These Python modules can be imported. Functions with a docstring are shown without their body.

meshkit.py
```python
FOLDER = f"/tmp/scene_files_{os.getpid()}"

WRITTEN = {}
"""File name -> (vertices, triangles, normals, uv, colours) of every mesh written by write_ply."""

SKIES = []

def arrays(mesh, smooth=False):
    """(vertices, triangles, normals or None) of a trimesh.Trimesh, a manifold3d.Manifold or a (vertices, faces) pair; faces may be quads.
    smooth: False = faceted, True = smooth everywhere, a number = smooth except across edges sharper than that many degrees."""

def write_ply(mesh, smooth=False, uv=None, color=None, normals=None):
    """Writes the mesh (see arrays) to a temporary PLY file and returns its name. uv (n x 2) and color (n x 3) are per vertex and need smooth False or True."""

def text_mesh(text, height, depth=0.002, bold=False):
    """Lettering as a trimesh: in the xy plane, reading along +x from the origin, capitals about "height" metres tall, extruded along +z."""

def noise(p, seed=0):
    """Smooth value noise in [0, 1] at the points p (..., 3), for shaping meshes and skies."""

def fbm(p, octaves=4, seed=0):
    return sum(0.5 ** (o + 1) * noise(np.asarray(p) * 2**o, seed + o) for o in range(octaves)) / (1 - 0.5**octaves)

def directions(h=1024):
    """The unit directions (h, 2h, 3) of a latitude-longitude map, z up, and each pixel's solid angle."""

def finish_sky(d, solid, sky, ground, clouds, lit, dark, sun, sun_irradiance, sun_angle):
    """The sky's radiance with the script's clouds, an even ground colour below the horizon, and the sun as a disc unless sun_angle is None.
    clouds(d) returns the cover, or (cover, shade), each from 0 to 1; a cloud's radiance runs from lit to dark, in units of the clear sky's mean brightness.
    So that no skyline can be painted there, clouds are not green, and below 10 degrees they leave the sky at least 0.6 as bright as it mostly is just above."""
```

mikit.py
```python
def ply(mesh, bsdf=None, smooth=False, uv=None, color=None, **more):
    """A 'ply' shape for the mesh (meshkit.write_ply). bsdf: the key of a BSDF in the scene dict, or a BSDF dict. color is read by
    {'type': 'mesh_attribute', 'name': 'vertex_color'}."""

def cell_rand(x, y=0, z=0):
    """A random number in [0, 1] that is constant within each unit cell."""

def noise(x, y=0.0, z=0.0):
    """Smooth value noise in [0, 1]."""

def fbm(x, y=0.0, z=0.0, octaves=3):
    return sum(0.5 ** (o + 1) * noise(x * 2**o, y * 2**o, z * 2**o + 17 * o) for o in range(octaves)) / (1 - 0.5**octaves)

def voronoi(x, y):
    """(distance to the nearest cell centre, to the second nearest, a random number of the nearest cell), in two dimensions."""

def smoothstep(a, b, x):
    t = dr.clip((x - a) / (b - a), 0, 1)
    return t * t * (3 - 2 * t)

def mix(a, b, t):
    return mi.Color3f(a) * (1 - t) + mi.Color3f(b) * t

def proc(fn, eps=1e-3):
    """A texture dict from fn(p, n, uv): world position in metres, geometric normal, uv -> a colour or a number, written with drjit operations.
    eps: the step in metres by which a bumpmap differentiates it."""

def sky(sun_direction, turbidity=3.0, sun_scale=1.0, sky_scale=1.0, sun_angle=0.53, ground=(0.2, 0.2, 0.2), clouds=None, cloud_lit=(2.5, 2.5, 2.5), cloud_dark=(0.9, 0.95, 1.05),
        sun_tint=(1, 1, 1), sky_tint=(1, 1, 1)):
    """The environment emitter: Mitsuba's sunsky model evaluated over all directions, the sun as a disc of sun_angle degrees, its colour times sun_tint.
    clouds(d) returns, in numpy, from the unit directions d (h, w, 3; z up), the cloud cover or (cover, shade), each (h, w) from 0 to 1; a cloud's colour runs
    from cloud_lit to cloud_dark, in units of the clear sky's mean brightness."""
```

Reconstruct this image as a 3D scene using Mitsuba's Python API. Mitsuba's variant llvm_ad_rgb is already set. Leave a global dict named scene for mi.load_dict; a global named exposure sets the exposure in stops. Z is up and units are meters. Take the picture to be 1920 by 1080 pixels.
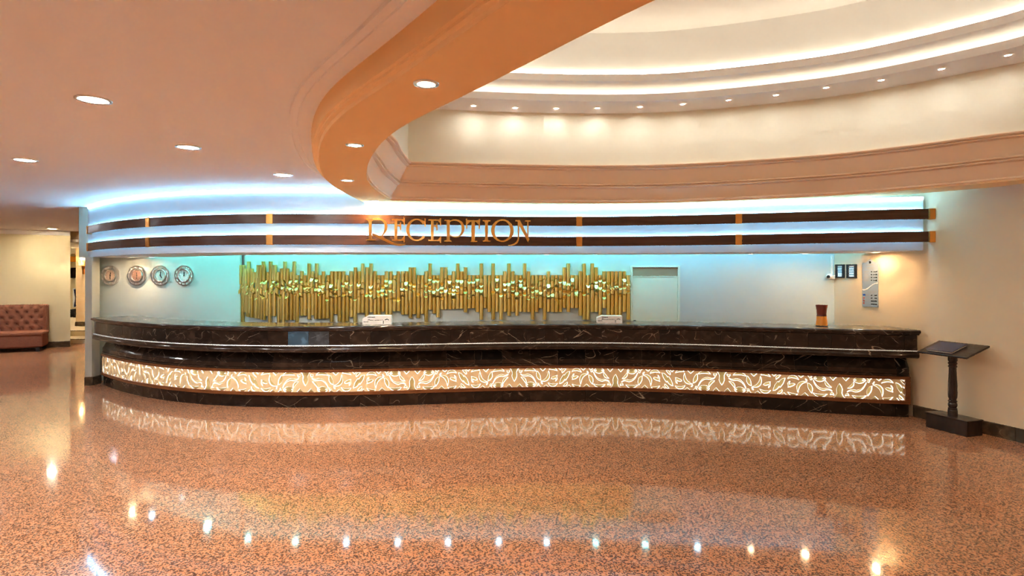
import math, random
import numpy as np, trimesh, drjit as dr, mitsuba as mi
import mikit, meshkit
from mikit import proc, noise, fbm, voronoi, cell_rand, smoothstep, mix
from scipy.interpolate import UnivariateSpline, CubicSpline
from shapely.geometry import Polygon, LineString, Point, box as sbox, MultiPolygon
from shapely.ops import unary_union
from shapely import affinity

# ------------------------------------------------------------------ camera, light, exposure
F, CX, HY, H = 1060.0, 960.0, 520.0, 1.8          # focal length, centre column, horizon row (1920x1080 frame), eye height
scene = {}
labels = {}
scene['camera'] = {'type': 'perspective', 'fov': 2 * math.degrees(math.atan(960 / F)), 'fov_axis': 'x', 'near_clip': 0.05, 'far_clip': 100.0,
                   'principal_point_offset_y': (540 - HY) / 1080.0,
                   'to_world': mi.ScalarTransform4f().look_at(origin=[0, 0, H], target=[0, 1, H], up=[0, 0, 1])}
UNIT_STOPS = 4.0                                   # lamps are given in units of a sixteenth
exposure = 0.7 + UNIT_STOPS

WARM, COOL, AQUA, ICE = (1.0, 0.68, 0.38), (0.40, 0.80, 1.0), (0.22, 0.95, 0.95), (0.25, 0.66, 1.0)
POWER = {'ceiling': 265.0, 'ring': 820.0, 'soffit': 60.0, 'alcove': 20.0, 'dome': 190.0, 'top_strip': 16.0, 'band_strip': 18.0, 'cove': 6.3, 'panel': 0.95, 'sconce': 60.0, 'passage': 420.0}


def rad(c, k):
    return {'type': 'area', 'radiance': {'type': 'rgb', 'value': [float(x) * k / 2 ** UNIT_STOPS for x in c]}}


# ------------------------------------------------------------------ materials
def rgb(*c):
    return {'type': 'rgb', 'value': list(c)}


def mat(key, color, rough=0.6, spec=0.4, metal=0.0, **more):
    c = proc(color) if callable(color) else rgb(*color)
    scene[key] = {'type': 'twosided', 'b': {'type': 'principled', 'base_color': c, 'roughness': rough, 'specular': spec, 'metallic': metal, **more}}
    return key


def plain(key, color):
    scene[key] = {'type': 'twosided', 'b': {'type': 'diffuse', 'reflectance': proc(color) if callable(color) else rgb(*color)}}
    return key


def floor_color(p, n, uv):
    d1, d2, r = voronoi(p.x * 84, p.y * 84)
    e1, e2, q = voronoi(p.x * 150 + 7, p.y * 150)
    big = fbm(p.x * 0.9, p.y * 0.9, 0.0, 2)
    c = mix((0.66, 0.24, 0.10), (0.76, 0.35, 0.17), r)
    c = mix(c, (0.11, 0.045, 0.028), dr.select(r < 0.46, 1.0, 0.0) * smoothstep(0.72, 0.42, d1))
    c = mix(c, (0.75, 0.52, 0.38), dr.select(q > 0.86, 0.6, 0.0))
    c = mix(c, (0.12, 0.06, 0.045), dr.select(q < 0.2, 0.6, 0.0))
    return c * (0.55 + 0.14 * big)


def marble(seed, base, vein):
    def fn(p, n, uv):
        x, y, z = p.x + seed * 3.7, p.y - seed * 1.9, p.z + seed * 5.3
        w = fbm(x * 6, y * 6, z * 6, 2) - 0.5
        a = dr.abs(noise((x * 0.75 + z * 1.3) * 4.2 + w * 0.45, (x - z) * 0.5, y * 2) - 0.5)
        b = dr.abs(noise((x * 0.8 - z * 1.6) * 6.5 + w * 0.55, (x + z) * 0.7 + 5, y * 2) - 0.5)
        c = dr.abs(noise((x * 0.5 + z * 0.5) * 13 + w * 1.2, (x * 0.7 - z) * 9, y * 9) - 0.5)
        v = smoothstep(0.006, 0.0, a) * smoothstep(0.50, 0.66, noise(x * 5, y * 5, z * 6 + 3))
        u = smoothstep(0.008, 0.0, b) * smoothstep(0.52, 0.68, noise(x * 6 + 9, y * 6, z * 6))
        t = smoothstep(0.02, 0.0, c) * smoothstep(0.45, 0.7, noise(x * 9 + 4, y * 9, z * 11)) * 0.4
        cloud = fbm(x * 11, y * 11, z * 11, 3)
        return mix(mix(base, [k * 2.2 for k in base], smoothstep(0.45, 0.75, cloud)), vein, dr.minimum(v * 0.75 + u * 0.55 + t, 1.0))
    return fn


def wood(c1, c2, fx, fy, fz):
    def fn(p, n, uv):
        g = fbm(p.x * fx, p.y * fy, p.z * fz, 3)
        return mix(c1, c2, smoothstep(0.25, 0.75, g))
    return fn


mat('m_floor', floor_color, 0.065, 0.38)
plain('m_wall', (0.69, 0.55, 0.38))
plain('m_alcove', (0.56, 0.63, 0.63))
plain('m_ceiling', (0.92, 0.91, 0.90))
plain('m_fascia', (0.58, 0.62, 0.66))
plain('m_end', (0.42, 0.40, 0.33))
plain('m_ring', (0.99, 0.68, 0.35))  # orange bounce light from the floor is put into this colour
plain('m_cornice', (0.96, 0.76, 0.57))  # peach tone carries the same floor bounce, put into the colour
plain('m_drum', (0.84, 0.82, 0.68))
plain('m_dome', (0.80, 0.80, 0.80))
plain('m_sofawall', (0.76, 0.66, 0.42))
MARBLE = [mat('m_marble_%d' % k, marble(k, b, (0.42, 0.34, 0.25)), 0.12, 0.5)
          for k, b in enumerate([(0.010, 0.0065, 0.005), (0.016, 0.010, 0.007), (0.007, 0.0055, 0.005)])]
mat('m_marble_blue_reflection', marble(6, (0.035, 0.070, 0.105), (0.25, 0.3, 0.33)), 0.15, 0.5)  # blue reflection on one apron tile, put into its stone colour
mat('m_marble_grey_reflection', marble(7, (0.030, 0.036, 0.042), (0.25, 0.27, 0.28)), 0.15, 0.5)  # greyer reflection on the neighbouring apron tile, also put into the colour
mat('m_grout', (0.20, 0.15, 0.09), 0.7)
mat('m_counter_core', (0.02, 0.013, 0.01), 0.4)
mat('m_top', marble(9, (0.016, 0.010, 0.008), (0.4, 0.33, 0.25)), 0.06, 0.6)
mat('m_baseboard', marble(4, (0.05, 0.032, 0.018), (0.3, 0.22, 0.13)), 0.2, 0.5)
mat('m_trimwood', wood((0.13, 0.040, 0.012), (0.19, 0.065, 0.02), 6, 6, 40), 0.3, 0.5)
mat('m_band', wood((0.055, 0.019, 0.009), (0.075, 0.027, 0.012), 3, 3, 30), 0.28, 0.5)
mat('m_brass', (0.78, 0.36, 0.09), 0.25, 0.5, 1.0)
mat('m_letter', (1.0, 0.62, 0.18), 0.12, 0.5, 1.0)
mat('m_tube', (0.86, 0.66, 0.20), 0.32, 0.5, 1.0)
mat('m_tube2', (0.88, 0.68, 0.24), 0.40, 0.5, 1.0)
mat('m_panel', (0.86, 0.66, 0.38), 0.45, 0.4)
mat('m_backing', (0.50, 0.38, 0.16), 0.5, 0.4)
plain('m_acrylic', (0.85, 0.85, 0.8))
mat('m_chrome', (0.80, 0.80, 0.80), 0.18, 0.5, 1.0)
mat('m_steel', (0.42, 0.46, 0.50), 0.32, 0.5, 1.0)
plain('m_painted_highlight', (0.80, 0.84, 0.88))  # pale blue white of a light-catching edge, painted as colour
plain('m_led', (0.9, 0.9, 0.9))
mat('m_white', (0.82, 0.80, 0.76), 0.4)
mat('m_black', (0.012, 0.012, 0.014), 0.35)
mat('m_ebony', wood((0.014, 0.008, 0.007), (0.028, 0.016, 0.012), 20, 20, 4), 0.22, 0.5)
mat('m_book', (0.016, 0.020, 0.055), 0.3)
mat('m_page', (0.45, 0.40, 0.33), 0.7)
mat('m_velvet', lambda p, n, uv: mix((0.23, 0.085, 0.05), (0.29, 0.12, 0.07), fbm(p.x * 30, p.y * 30, p.z * 30, 3)), 0.85, 0.2, sheen=0.6)
mat('m_button', (0.16, 0.06, 0.035), 0.8)
mat('m_passtile', lambda p, n, uv: mix((0.72, 0.52, 0.30), (0.78, 0.60, 0.38), fbm(p.x * 4, p.y * 4, p.z * 9, 3)), 0.35, 0.5)
mat('m_step', (0.74, 0.64, 0.46), 0.25)
mat('m_orange', (0.75, 0.28, 0.03), 0.18, 0.6)
mat('m_vasetop', lambda p, n, uv: mix((0.018, 0.010, 0.012), (0.16, 0.025, 0.014), smoothstep(1.27, 1.34, p.z + 0.05 * noise(p.x * 40, p.y * 40, p.z * 20))), 0.12, 0.6)
mat('m_door', (0.70, 0.76, 0.66), 0.4)
mat('m_transom', (0.34, 0.25, 0.17), 0.12, 0.6)
mat('m_sign', (0.34, 0.38, 0.42), 0.4, 0.5, 0.6)
mat('m_blue', (0.03, 0.10, 0.40), 0.4)
mat('m_red', (0.5, 0.08, 0.06), 0.4)
mat('m_paper', (0.75, 0.82, 0.86), 0.5)
mat('m_dial_peach', (0.80, 0.62, 0.48), 0.3)
mat('m_dial_brown', (0.20, 0.12, 0.10), 0.3)
mat('m_dial_teal', (0.20, 0.42, 0.48), 0.3)
mat('m_dial_pale', (0.70, 0.80, 0.80), 0.3)
mat('m_cyanprint', (0.10, 0.30, 0.42), 0.5)
mat('m_greyprint', (0.38, 0.36, 0.35), 0.5)

# ------------------------------------------------------------------ helpers
used = {}


def numbered(name, parent=None):
    full = (parent + '__' if parent else '') + name
    k = used.get(full, 0)
    used[full] = k + 1
    return full if k == 0 else '%s_%03d' % (full, k)


def thing(name, label, category, group=None):
    key = numbered(name)
    labels[key] = {'label': label, 'category': category}
    if group:
        labels[key]['group'] = group
    return key


def obj(name, mesh, m, parent=None, smooth=False, emit=None, label=None):
    key = numbered(name, parent)
    d = mikit.ply(mesh, m, smooth=smooth)
    if emit:
        d['emitter'] = emit
    scene[key] = d
    if label:
        labels[key] = {'label': label}
    return key


def solo(name, mesh, m, label, category, group=None, **kw):
    key = obj(name, mesh, m, None, **kw)
    labels[key] = {'label': label, 'category': category}
    if group:
        labels[key]['group'] = group
    return key


def struct(name, mesh, m, label=None, parent=None, smooth=False, **kw):
    key = obj(name, mesh, m, parent, smooth, **kw)
    if parent is None:
        labels[key] = {'kind': 'structure', 'label': label or name.replace('_', ' '), 'category': name.split('_')[0]}
    elif label:
        labels[key] = {'label': label}
    return key


def fix(m):
    if m.volume < 0:
        m.invert()
    return m


def cat(ms):
    return trimesh.util.concatenate(ms)


def bx(x0, x1, y0, y1, z0, z1, bevel=0.0):
    if bevel:
        import manifold3d as m3
        b = bevel
        pts = []
        for x in (x0, x1):
            for y in (y0, y1):
                for z in (z0, z1):
                    sx, sy, sz = (1 if x == x0 else -1), (1 if y == y0 else -1), (1 if z == z0 else -1)
                    pts += [(x, y + sy * b, z + sz * b), (x + sx * b, y, z + sz * b), (x + sx * b, y + sy * b, z)]
        mf = m3.Manifold.hull_points(np.array(pts)).to_mesh()
        return trimesh.Trimesh(mf.vert_properties[:, :3], mf.tri_verts, process=False)
    m = trimesh.creation.box(extents=(x1 - x0, y1 - y0, z1 - z0))
    m.apply_translation(((x0 + x1) / 2, (y0 + y1) / 2, (z0 + z1) / 2))
    return m


def frame_mat(origin, xdir, ydir, zdir):
    M = np.eye(4)
    M[:3, 0], M[:3, 1], M[:3, 2], M[:3, 3] = xdir, ydir, zdir, origin
    return M


def extrude(poly, depth, M=None):
    """A shapely polygon extruded along +z, then placed."""
    ps = getattr(poly, 'geoms', [poly])
    ms = [trimesh.creation.extrude_polygon(g, depth, engine='earcut') for g in ps if g.area > 1e-9]
    m = cat(ms)
    if M is not None:
        m.apply_transform(M)
    return m


def lathe(profile, sections=24):
    p = np.array(profile, float)
    m = trimesh.creation.revolve(p, sections=sections)
    return fix(m)


def sweep(pts, nrm, profile, closed_path=False):
    """A closed profile of (offset along the normal, height) swept along a plan curve: a closed mesh."""
    pts, nrm, pr = np.asarray(pts), np.asarray(nrm), np.asarray(profile, float)
    n, k = len(pts), len(pr)
    V = np.zeros((n, k, 3))
    V[:, :, :2] = pts[:, None, :] + nrm[:, None, :] * pr[None, :, 0, None]
    V[:, :, 2] = pr[None, :, 1]
    Fc = []
    for i in range(n if closed_path else n - 1):
        j = (i + 1) % n
        for a in range(k):
            b = (a + 1) % k
            Fc += [(i * k + a, j * k + a, j * k + b), (i * k + a, j * k + b, i * k + b)]
    V = V.reshape(-1, 3)
    if not closed_path:
        tri = trimesh.creation.triangulate_polygon(Polygon(pr), engine='earcut')
        tv, tf = np.asarray(tri[0]), np.asarray(tri[1])
        idx = [int(np.argmin(((pr - q) ** 2).sum(1))) for q in tv]
        for t in tf:
            a, b, c = (idx[q] for q in t)
            Fc += [(a, b, c), ((n - 1) * k + c, (n - 1) * k + b, (n - 1) * k + a)]
    m = trimesh.Trimesh(V, np.array(Fc), process=False)
    if not closed_path:
        # orient the caps with the sides
        trimesh.repair.fix_winding(m)
    return fix(m)


# ------------------------------------------------------------------ the plan curves, in metres
# master line of the counter front, from the counter's left end to its right end
PX = [(193, 9.37), (243, 8.75), (306, 8.26), (368, 8.05), (452, 7.86), (556, 7.79), (685, 7.82), (789, 7.93), (956, 8.17), (1060, 8.22), (1200, 8.12), (1340, 7.84), (1493, 7.55), (1640, 7.34), (1720, 7.25)]
_m = np.array([((u - CX) * z / F, z) for u, z in PX])
_sp = UnivariateSpline(_m[:, 0], _m[:, 1], k=4, s=0.012)


class Curve:
    def __init__(self, x0, x1):
        x = np.linspace(x0, x1, 2000)
        lo, hi = _m[0, 0], _m[-1, 0]
        d = _sp.derivative()
        y = np.where(x < lo, _sp(lo) + (x - lo) * d(lo), np.where(x > hi, _sp(hi) + (x - hi) * d(hi), _sp(x)))
        s = np.r_[0, np.cumsum(np.hypot(np.diff(x), np.diff(y)))]
        self.x, self.y, self.s, self.length = x, y, s, s[-1]

    def at(self, s):
        s = np.atleast_1d(np.asarray(s, float))
        P = np.c_[np.interp(s, self.s, self.x), np.interp(s, self.s, self.y)]
        e = 0.02
        A = np.c_[np.interp(np.clip(s + e, 0, self.length), self.s, self.x), np.interp(np.clip(s + e, 0, self.length), self.s, self.y)]
        B = np.c_[np.interp(np.clip(s - e, 0, self.length), self.s, self.x), np.interp(np.clip(s - e, 0, self.length), self.s, self.y)]
        t = A - B
        t /= np.linalg.norm(t, axis=1, keepdims=True)
        return P, np.c_[t[:, 1], -t[:, 0]], t          # point, normal towards the lobby, tangent

    def s_of_x(self, x):
        return float(np.interp(x, self.x, self.s))

    def s_of_px(self, u, d=0.0):
        """arc length where the curve, moved by d towards the lobby, is seen at image column u"""
        ss = np.linspace(0, self.length, 4000)
        P, N, _ = self.at(ss)
        Q = P + N * d
        return float(np.interp(u, CX + F * Q[:, 0] / Q[:, 1], ss))


M = Curve(-7.6, 5.5)


def along(s0, s1, profile, step=0.09):
    n = max(2, int(math.ceil(abs(s1 - s0) / step)) + 1)
    P, N, _ = M.at(np.linspace(s0, s1, n))
    return sweep(P, N, profile)


# inner lower edge of the oval ring, counter-clockwise from its left back corner
_left = np.array([(-1.60, 7.50), (-1.60, 6.80), (-1.52, 5.95), (-1.36, 5.30), (-1.10, 4.55), (-0.75, 3.84), (-0.32, 3.24), (0.10, 2.66), (0.51, 2.10), (1.2, 1.38), (2.0, 0.9), (3.0, 0.75), (4.2, 1.1), (5.2, 1.9), (5.8, 3.0), (5.92, 4.2), (5.72, 5.2), (5.33, 5.92)])
_back = np.array([(5.33, 5.92), (4.75, 6.50), (4.14, 6.97), (3.15, 7.42), (2.05, 7.73), (0.9, 7.79), (-0.36, 7.69), (-1.60, 7.50)])


def spline_pts(p, n):
    t = np.r_[0, np.cumsum(np.linalg.norm(np.diff(p, axis=0), axis=1))]
    return CubicSpline(t, p)(np.linspace(0, t[-1], n))


RB = np.vstack([spline_pts(_left, 150)[:-1], spline_pts(_back, 70)[:-1]])


def ring_normals(p):
    a, b = np.roll(p, 1, 0), np.roll(p, -1, 0)
    t1, t2 = p - a, b - p
    n1 = np.c_[t1[:, 1], -t1[:, 0]] / np.linalg.norm(t1, axis=1, keepdims=True)
    n2 = np.c_[t2[:, 1], -t2[:, 0]] / np.linalg.norm(t2, axis=1, keepdims=True)
    m = n1 + n2
    m /= np.linalg.norm(m, axis=1, keepdims=True)
    return m / np.maximum((m * n1).sum(1, keepdims=True), 0.4)


RN = ring_normals(RB)


# the cornice leans inwards along the back and fades into an upright face towards the near side
_t = np.clip((RB[:, 1] - 4.9) / 1.3, 0, 1)
LEAN = _t * _t * (3 - 2 * _t)


def ring(profile, lean=False):
    if not lean:
        return sweep(RB, RN, profile, closed_path=True)
    ms = sweep(RB, RN, profile, closed_path=True)
    k = len(profile)
    v = ms.vertices.copy().reshape(len(RB), k, 3)
    off = np.array([p[0] for p in profile])
    off2 = np.where(off < 0, off, 0)[None, :] * LEAN[:, None] + np.where(off > 0, off, 0)[None, :] - (off < 0)[None, :] * 0.002
    v[:, :, :2] = RB[:, None, :] + RN[:, None, :] * off2[:, :, None]
    return fix(trimesh.Trimesh(v.reshape(-1, 3), ms.faces, process=False))


def ring_poly(off):
    return Polygon(RB + RN * off).buffer(0)


def wall_x(y):
    return 5.24 - 0.3 * (y - 7.2)


U_WALL = np.array([-0.3, 1.0]) / math.hypot(0.3, 1)     # along the right wall, away from the camera
V_WALL = np.array([U_WALL[1], -U_WALL[0]])              # towards the right wall from the lobby


def slab(poly, z0, z1):
    m = extrude(poly, z1 - z0)
    m.apply_translation((0, 0, z0))
    return m


def wall_strip(p, q, thick, z0, z1):
    """A wall whose lobby face runs from p to q; its body lies to the left of that direction."""
    p, q = np.array(p, float), np.array(q, float)
    d = (q - p) / np.linalg.norm(q - p)
    n = np.array([-d[1], d[0]]) * thick
    return slab(Polygon([p, q, q + n, p + n]), z0, z1)


# ------------------------------------------------------------------ the setting
CEIL, SOFF, RINGZ = 3.0, 2.14, 2.82
room = Polygon([(-16.5, -7.2), (9.5, -7.2), (wall_x(-7), -7), (wall_x(8.9), 8.9), (4.3, 11.3), (-9, 15.2), (-14.5, 22.5), (-16.5, 22.5)])
struct('floor', slab(Polygon([(-16.8, -7.5), (9.8, -7.5), (9.8, 2), (6.5, 9.5), (6.5, 22.6), (-19.6, 22.6), (-19.6, 12.5), (-16.8, 12.5)]), -0.1, 0.0), 'm_floor', 'polished orange brown granite floor with fine dark specks')
ceil_poly = Polygon([(-16.8, -7.5), (9.8, -7.5), (9.8, 2), (6.5, 9.5), (6.5, 10.5), (-9.0, 15.0), (-11.45, 14.75), (-16.8, 11.6)]).difference(ring_poly(0.47))
struct('ceiling', slab(ceil_poly, CEIL, CEIL + 0.08), 'm_ceiling', 'cream painted ceiling with a large oval opening')
ring_beam = ring([(0.48, 3.0), (0.475, 2.90), (0.47, 2.868), (0.452, 2.862), (0.452, 2.848), (0.43, 2.84), (0.42, 2.82), (0.0, 2.82), (0.0, 3.02), (0.48, 3.02)])
obj('ring_beam', ring_beam, 'm_ring', 'ceiling', smooth=25, label='ring beam around the oval opening, coloured orange for the floor bounce on it')
obj('ring_moulding', ring([(0.475, 3.005), (0.475, 2.988), (0.575, 2.988), (0.578, 2.981), (0.588, 2.981), (0.591, 2.990), (0.628, 2.990), (0.631, 2.982), (0.645, 2.982), (0.65, 3.005)]), 'm_ceiling', 'ceiling', smooth=25)
obj('cornice', ring([(0.0, 2.8225), (0.0, 2.842), (-0.016, 2.844), (-0.016, 2.862), (-0.008, 2.870), (-0.095, 3.000), (-0.095, 3.012), (-0.132, 3.016), (-0.132, 3.034), (-0.120, 3.040), (-0.150, 3.044), (-0.150, 3.062), (-0.140, 3.070),
                     (-0.242, 3.222), (-0.242, 3.234), (-0.282, 3.238), (-0.282, 3.254), (-0.270, 3.258), (-0.305, 3.262), (-0.305, 3.286), (0.1, 3.286), (0.1, 2.8225)], True), 'm_cornice', 'ceiling', smooth=25, label='peach stepped cornice inside the oval opening')
obj('drum_wall', ring([(-0.265, 3.285), (-0.265, 4.0), (0.15, 4.0), (0.15, 3.285)], True), 'm_drum', 'ceiling', smooth=25, label='cream upright wall above the cornice')
obj('cove_ledge', ring([(0.12, 3.98), (-0.79, 3.98), (-0.79, 4.065), (-0.762, 4.065), (-0.762, 4.02), (0.12, 4.02)]), 'm_dome', 'ceiling', smooth=25)
obj('cove_wall', ring([(-0.30, 4.02), (-0.30, 4.18), (-0.26, 4.18), (-0.26, 4.02)]), 'm_dome', 'ceiling', smooth=25)
obj('cove_ledge', ring([(-0.26, 4.17), (-0.96, 4.17), (-0.96, 4.250), (-0.932, 4.250), (-0.932, 4.21), (-0.26, 4.21)]), 'm_dome', 'ceiling', smooth=25)
obj('cove_wall', ring([(-0.46, 4.21), (-0.46, 4.98), (-0.42, 4.98), (-0.42, 4.21)]), 'm_dome', 'ceiling', smooth=25)
obj('dome_panel', slab(ring_poly(-0.42), 4.97, 5.03), 'm_dome', 'ceiling', label='pale top panel of the recessed oval')
# right wall: one plane from the alcove corner to behind the camera
ya, yb = 8.9, -7.2
struct('wall_right', wall_strip((wall_x(yb), yb), (wall_x(ya), ya), -0.2, 0, 3.04), 'm_wall', 'warm cream right wall running past the lectern')
struct('wall_back', wall_strip((-16.6, -7.1), (9.6, -7.1), -0.2, 0, 3.05), 'm_wall', 'cream wall closing the lobby behind the viewer')
SA, SB = np.array((-11.47, 14.68)), np.array((-16.6, 11.85))
struct('wall_left', wall_strip((-16.4, -7.2), (-16.4, 12.0), 0.2, 0, 3.05), 'm_wall', 'cream side wall of the lobby')
sd = (SB - SA) / np.linalg.norm(SB - SA)
sn = np.array([sd[1], -sd[0]])
if sn[1] > 0:
    sn = -sn                                             # towards the lobby
struct('wall_sofa', slab(Polygon([SA, SB, SB - sn * 0.3, SA - sn * 0.3 + sd * 0.5]), 0, 3.04), 'm_sofawall', 'yellow cream wall behind the sofa')


def wall_run(a, b, nrm, profile):
    return sweep(np.array([a, b]), np.array([nrm, nrm]), profile)


struct('trim_1', wall_run(SB, SA, sn, [(0, 2.88), (0.015, 2.88), (0.03, 2.895), (0.06, 2.93), (0.10, 2.96), (0.115, 2.965), (0.115, 3.0), (0, 3.0)]), 'm_ceiling', 'cream crown moulding along the top of the sofa wall', smooth=25)


def baseboard_tiles(name, label, a, b, nrm, hgt, width, proud=0.02):
    a, b, nrm = np.array(a, float), np.array(b, float), np.array(nrm, float)
    L = np.linalg.norm(b - a)
    d = (b - a) / L
    labels[name] = {'kind': 'structure', 'label': label, 'category': 'baseboard'}
    k = max(1, int(round(L / width)))
    for i in range(k):
        p, q = a + d * (L * i / k + 0.002), a + d * (L * (i + 1) / k - 0.002)
        obj('tile', sweep(np.array([p, q]), np.array([nrm, nrm]), [(-0.005, 0.0), (proud, 0.0), (proud, hgt - 0.004), (proud - 0.004, hgt), (-0.005, hgt)]), 'm_baseboard', name)


wn = -V_WALL
baseboard_tiles('baseboard_right', 'brown marble tile baseboard along the right wall', (wall_x(3.6), 3.6), (wall_x(7.32), 7.32), wn, 0.15, 0.4)
baseboard_tiles('baseboard_sofa', 'dark brown marble baseboard under the sofa wall', SA, SA + sd * 4.0, sn, 0.15, 0.5)

# reception alcove: back walls, soffit, fascia
AW = [(-4.74, 9.90), (-4.50, 9.60), (-4.20, 9.31), (-3.85, 9.07), (-3.45, 8.90), (-3.0, 8.82), (-2.5, 8.79), (-1.5, 8.79), (0.0, 8.77), (2.0, 8.69), (4.9, 8.50)]
AW = spline_pts(np.array(AW), 90)
front_s0, front_s1 = M.s_of_px(165, 0.1), M.s_of_x(5.205)


def art_at(x):
    y = np.interp(x, AW[:, 0], AW[:, 1])
    e = 0.02
    t = np.array([2 * e, np.interp(x + e, AW[:, 0], AW[:, 1]) - np.interp(x - e, AW[:, 0], AW[:, 1])])
    t /= np.linalg.norm(t)
    return np.array([x, y]), np.array([t[1], -t[0]]), t


arch = [tuple(p) for p in AW]
struct('wall_alcove', slab(Polygon(arch + [(5.2, 8.9), (4.9, 10.2), (-4.74, 10.4)]), 0, 3.04), 'm_alcove', 'pale wall behind the reception counter, carrying the gold tube art')
struct('wall_clock', slab(Polygon([(-7.25, 9.86), (-4.635, 9.64), (-4.635, 9.70), (-7.25, 9.95)]), 0, 3.04), 'm_alcove', 'pale wall with four clocks left of the gold tube art')
struct('wall_pillar', slab(Polygon([(-7.115, 9.42), (-7.0, 9.42), (-7.0, 9.60), (-7.16, 9.75), (-7.3, 10.0), (-7.5, 10.0)]), 0, SOFF), 'm_end', 'slim upright wall end at the left of the counter')
baseboard_tiles('baseboard_pillar', 'dark marble foot of the slim wall end', (-7.115, 9.42), (-7.0, 9.42), (0, -1), 0.14, 0.2, 0.015)
baseboard_tiles('baseboard_return', 'dark marble foot on the inner side of the slim wall end', (-7.0, 9.41), (-7.0, 9.62), (1, 0), 0.14, 0.3, 0.015)
P, N, _ = M.at(np.linspace(front_s0, front_s1, 120))
fr = P + N * 0.06
SB_ = spline_pts(np.array([((u - CX) * z / F, z) for u, z in ((262, 9.86), (330, 9.42), (388, 9.05), (450, 8.68), (560, 8.52), (700, 8.50), (850, 8.50), (1000, 8.51), (1200, 8.43), (1400, 8.28), (1560, 8.12), (1648, 7.92))]), 90)
labels['soffit'] = {'kind': 'structure', 'label': 'low cream soffit over the reception counter, open along its back edge', 'category': 'ceiling'}
scene['soffit'] = mikit.ply(slab(Polygon([tuple(p) for p in fr] + [(wall_x(7.9) + 0.02, 7.9)] + [tuple(p) for p in SB_[::-1]] + [(-7.22, 9.88), (-7.12, 9.44)]).buffer(0), SOFF, SOFF + 0.05), 'm_ceiling')
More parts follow.
